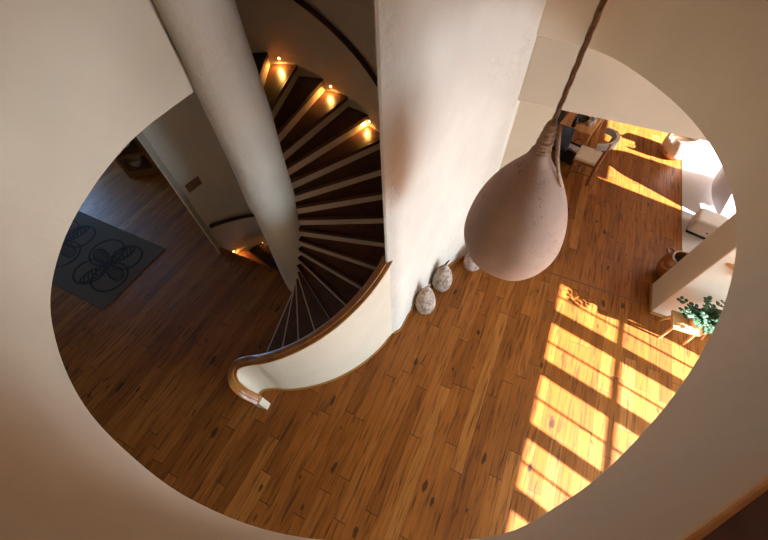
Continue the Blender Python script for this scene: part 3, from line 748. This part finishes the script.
# blind at window 2
bl = empty('window_blind', (X1 - .012, 1.32, .20), 'white slatted blind hanging at the bright window on the right', 'blind')
g = G()
for i in range(7): g.box(-.006, .006, -.13, .13, .305 + i * .006, .3065 + i * .006)
g.build('slats', M_BLIND, bl)
g = G(); g.box(-.006, .009, -.132, .132, .347, .356); g.build('headrail', M_BLIND, bl)

# ---------------------------------------------------------------- dining furniture
# table
tx, ty = .163, 1.51
tbl = empty('dining_table', (tx, ty, 0), 'rustic wooden dining table laid with dishes beyond the opening', 'table', rz=D(-14))
g = G(); g.box(-.062, .062, -.10, .17, .146, .156); g.build('tabletop', M_TABLE, tbl, bevel=.002)
for sx in (-1, 1):
    for y in (-.02, .158): g = G(); g.box(sx * .050 - .006, sx * .050 + .006, y - .006, y + .006, 0, .146); g.build('leg', M_TABLE, tbl, bevel=.001)
g = G(); g.box(-.044, .044, -.014, .152, .134, .146); g.build('apron', M_TABLE, tbl)
def on_table(name, x, y, prof, mat, label, cat, grp='dishes on the dining table', extra=None):
    g = G(); g.lathe(prof, 24); o = g.build(name, mat, smooth=True, auto=45); o.location = (x * U, y * U, .1562 * U); tag(o, label, cat, grp); return o
on_table('bowl', .152, 1.478, [(.010, 0), (.022, .006), (.027, .014), (.0255, .014), (.018, .006), (.001, .004)], M_CER, 'black bowl on the dining table', 'bowl')
on_table('plate', .118, 1.56, [(.012, 0), (.026, .003), (.027, .0045), (.012, .003), (.001, .002)], M_GLAZ, 'grey plate at the far end of the dining table', 'plate')
on_table('cup', .185, 1.458, [(.006, 0), (.0085, .004), (.009, .018), (.008, .018), (.006, .003), (.001, .003)], M_GLAZ, 'small grey cup beside the black bowl on the table', 'cup')
on_table('drinking_glass', .199, 1.475, [(.005, 0), (.006, .002), (.007, .022), (.0062, .022), (.005, .003), (.001, .003)], M_GLAZ, 'pale drinking glass near the chair side of the table', 'glass')
on_table('drinking_glass', .196, 1.505, [(.005, 0), (.006, .002), (.007, .024), (.0062, .024), (.005, .003), (.001, .003)], M_GLAZ, 'pale drinking glass further back on the table', 'glass')
on_table('bottle', .130, 1.425, [(.007, 0), (.0085, .003), (.0085, .026), (.003, .036), (.003, .046), (.0035, .046)], M_CER, 'dark bottle near the front corner of the table', 'bottle')
# wooden dining chair, right of the table
ch = empty('dining_chair', (.221, 1.360, 0), 'brown wooden dining chair with pale seat and curved grey back rail', 'chair', rz=D(-10))
g = G(); g.box(-.040, .046, -.046, .046, .088, .100); g.build('seat', M_CREAM, ch, bevel=.005)
g = G(); g.box(-.041, .048, -.048, .048, .080, .0885); g.build('seat_frame', M_BROWN, ch, bevel=.0015)
for sy in (-1, 1):
    g = G(); g.bar((-.032, sy * .041, .081), (-.030, sy * .043, 0), .0055, r2=.0045); g.build('leg', M_BROWN, ch, smooth=True, auto=40)
    g = G(); g.bar((.052, sy * .045, 0), (.045, sy * .043, .09), .0058, r2=.007); g.bar((.045, sy * .043, .09), (.050, sy * .046, .190), .007, r2=.0052); g.build('leg', M_BROWN, ch, smooth=True, auto=40)
g = G(); g.bar((-.044, .042, .04), (.048, .044, .04), .003); g.bar((-.044, -.042, .04), (.048, -.044, .04), .003); g.bar((.0, .043, .04), (.0, -.043, .04), .003); g.build('stretcher', M_BROWN, ch)
g = G(); bpts = []
for i in range(17):
    a = D(-84) + D(168) * i / 16; bpts.append((.006 + .056 * math.cos(a), .060 * math.sin(a), .180 - .006 * (1 - math.cos(a))))
pnn = with_normals(bpts); g.sweep(pnn, [(-.0075, -.010), (-.0075, .010), (.005, .012), (.005, -.010)]); g.build('back_rail', M_GREY, ch, smooth=True, auto=40)
# dark chair with a jacket, left of the table
dc = empty('dining_chair', (.088, 1.395, 0), 'black dining chair left of the table with a dark jacket over it', 'chair', rz=D(-95))
g = G(); g.box(-.045, .045, -.045, .045, .088, .098); g.build('seat', M_BLACK, dc, bevel=.003)
for sy in (-1, 1):
    g = G(); g.bar((-.04, sy * .04, .088), (-.042, sy * .042, 0), .004, r2=.003); g.build('leg', M_DARK, dc)
    g = G(); g.bar((.045, sy * .042, 0), (.043, sy * .042, .185), .004, r2=.0035); g.build('leg', M_DARK, dc)
g = G(); g.box(.040, .047, -.044, .044, .125, .188); g.build('backrest', M_BLACK, dc, bevel=.003)
jk = G(); nu, nv = 14, 16; vv = []
for i in range(nv + 1):
    t = i / nv * 2 - 1                              # over the backrest
    for j in range(nu + 1):
        s = j / nu * 2 - 1; dz = abs(t) ** 1.2 * .085; x = .0435 + (.012 if t > 0 else -.012) * min(1, abs(t) * 3) + .004 * noise.noise(Vector((s * 3, t * 3, 1)))
        vv.append((x, s * (.050 + .006 * abs(t)), .196 - dz + .004 * noise.noise(Vector((s * 4, t * 2, 5)))))
ff = [(i * (nu + 1) + j, i * (nu + 1) + j + 1, (i + 1) * (nu + 1) + j + 1, (i + 1) * (nu + 1) + j) for i in range(nv) for j in range(nu)]
jo = link('jacket', vv, ff, M_BLUE, smooth=True); jo.location = dc.location; jo.rotation_euler = dc.rotation_euler
sd = jo.modifiers.new('s', 'SOLIDIFY'); sd.thickness = .004 * U; tag(jo, 'dark blue jacket draped over the black chair back', 'jacket')
# open black bag on the floor with papers
bag = empty('tote_bag', (.168, 1.443, 0), 'open black bag on the floor beside the wooden dining chair', 'bag', rz=D(-20))
g = G(); w, d, h = .036, .031, .060
for x0, x1, y0, y1 in ((-w, w, -d, -d + .003), (-w, w, d - .003, d), (-w, -w + .003, -d + .003, d - .003), (w - .003, w, -d + .003, d - .003)): g.box(x0, x1, y0, y1, 0, h)
g.box(-w + .003, w - .003, -d + .003, d - .003, 0, .003); g.build('body', M_BLACK, bag, bevel=.0012)
for y in (-d - .001, d + .001):
    g = G(); g.tube([(-.018, y, .05), (-.016, y * 1.15, .068), (0, y * 1.3, .076), (.016, y * 1.15, .068), (.018, y, .05)], .002, 6); g.build('strap', M_BLACK, bag, smooth=True)
pp = G(); pp.box(-.030, .024, -.025, .012, .003, .062); po = pp.build('paper_parcel', M_PAPER, bevel=.002); po.location = bag.location + Vector((0, 0, .0005)); po.rotation_euler = (0, 0, D(-20)); tag(po, 'brown paper parcel standing inside the open black bag', 'parcel')
# dark sideboard / bench against the stub, only its edge shows
sb = empty('dark_bench', (.055, 1.60, 0), 'low black bench at the far left of the dining area', 'bench')
g = G(); g.box(-.055, .040, -.09, .22, .075, .088); g.build('seat', M_BLACK, sb, bevel=.002)
for x in (-.048, .034):
    for y in (-.08, .21): g = G(); g.box(x - .004, x + .004, y - .004, y + .004, 0, .075); g.build('leg', M_DARK, sb)

# shelf parts
o = (.672, .788, .22)
g = G(); g.prism([(-.003, -.0005), (.09, -.0005), (.09, -.03), (.012, -.012)], -.004, .004); g.build('board', M_PINE, sh)
g = G(); g.box(.04, .046, -.02, -.0005, -.028, -.004); g.build('bracket', M_PINE, sh)

# ---------------------------------------------------------------- outside ground
gh.build('outside_ground', M_GROUND, kind='structure')

# ---------------------------------------------------------------- light
sun = bpy.data.lights.new('sun', 'SUN'); sun.energy = 84; sun.angle = D(.55); sun.color = (1, .93, 1.15)
so = bpy.data.objects.new('sun', sun); COL.objects.link(so)
so.rotation_euler = Vector((-1, .222, -TN)).to_track_quat('-Z', 'Y').to_euler()
def area(name, loc, d, sx, sy, e, col, spread=180):
    L = bpy.data.lights.new(name, 'AREA'); L.shape = 'RECTANGLE'; L.size = sx * U; L.size_y = sy * U; L.energy = e; L.color = col
    o = bpy.data.objects.new(name, L); COL.objects.link(o); o.location = [c * U for c in loc]; o.rotation_euler = Vector(d).to_track_quat('-Z', 'Y').to_euler(); L.spread = D(spread); return o
area('daylight_window_1', (1.20, .195, .30), (-1, .0, -.45), .80, .54, 860, (.60, .80, 1), 155)
area('daylight_window_2', (1.20, 1.52, .29), (-1, 0, -.3), .66, .52, 220, (.85, .93, 1))
area('daylight_window_3', (1.20, .35, 1.15), (-1, 0, -.2), .78, .4, 12, (1, .93, .85))
area('daylight_door', (X0 - .06, .46, .25), (1, -.1, -.1), .28, .4, 150, (.30, .58, 1))
W_ = bpy.data.worlds.new('world'); bpy.context.scene.world = W_; W_.use_nodes = True
bg = W_.node_tree.nodes['Background']; bg.inputs[0].default_value = (.62, .78, 1, 1); bg.inputs[1].default_value = .5

# ---------------------------------------------------------------- camera
cam = bpy.data.cameras.new('camera'); cam.sensor_width = 36; cam.lens = 347.5 / 768 * 36; cam.clip_start = .02
co = bpy.data.objects.new('camera', cam); COL.objects.link(co)
R_ = ((0.90533974, 0.33660019, -0.25895999), (0.4236471, -0.75846463, 0.49523181), (-0.02971687, -0.55806068, -0.82926786))
m = Matrix([[R_[i][0], -R_[i][1], -R_[i][2], (0, 0, U)[i]] for i in range(3)] + [[0, 0, 0, 1]])
co.matrix_world = m
sc = bpy.context.scene; sc.camera = co
vs = sc.view_settings; vs.view_transform = 'Standard'; vs.look = 'None'; vs.gamma = 1; vs.use_curve_mapping = False; vs.exposure = -.32
sc.cycles.max_bounces = 10; sc.cycles.diffuse_bounces = 6; sc.cycles.transparent_max_bounces = 12
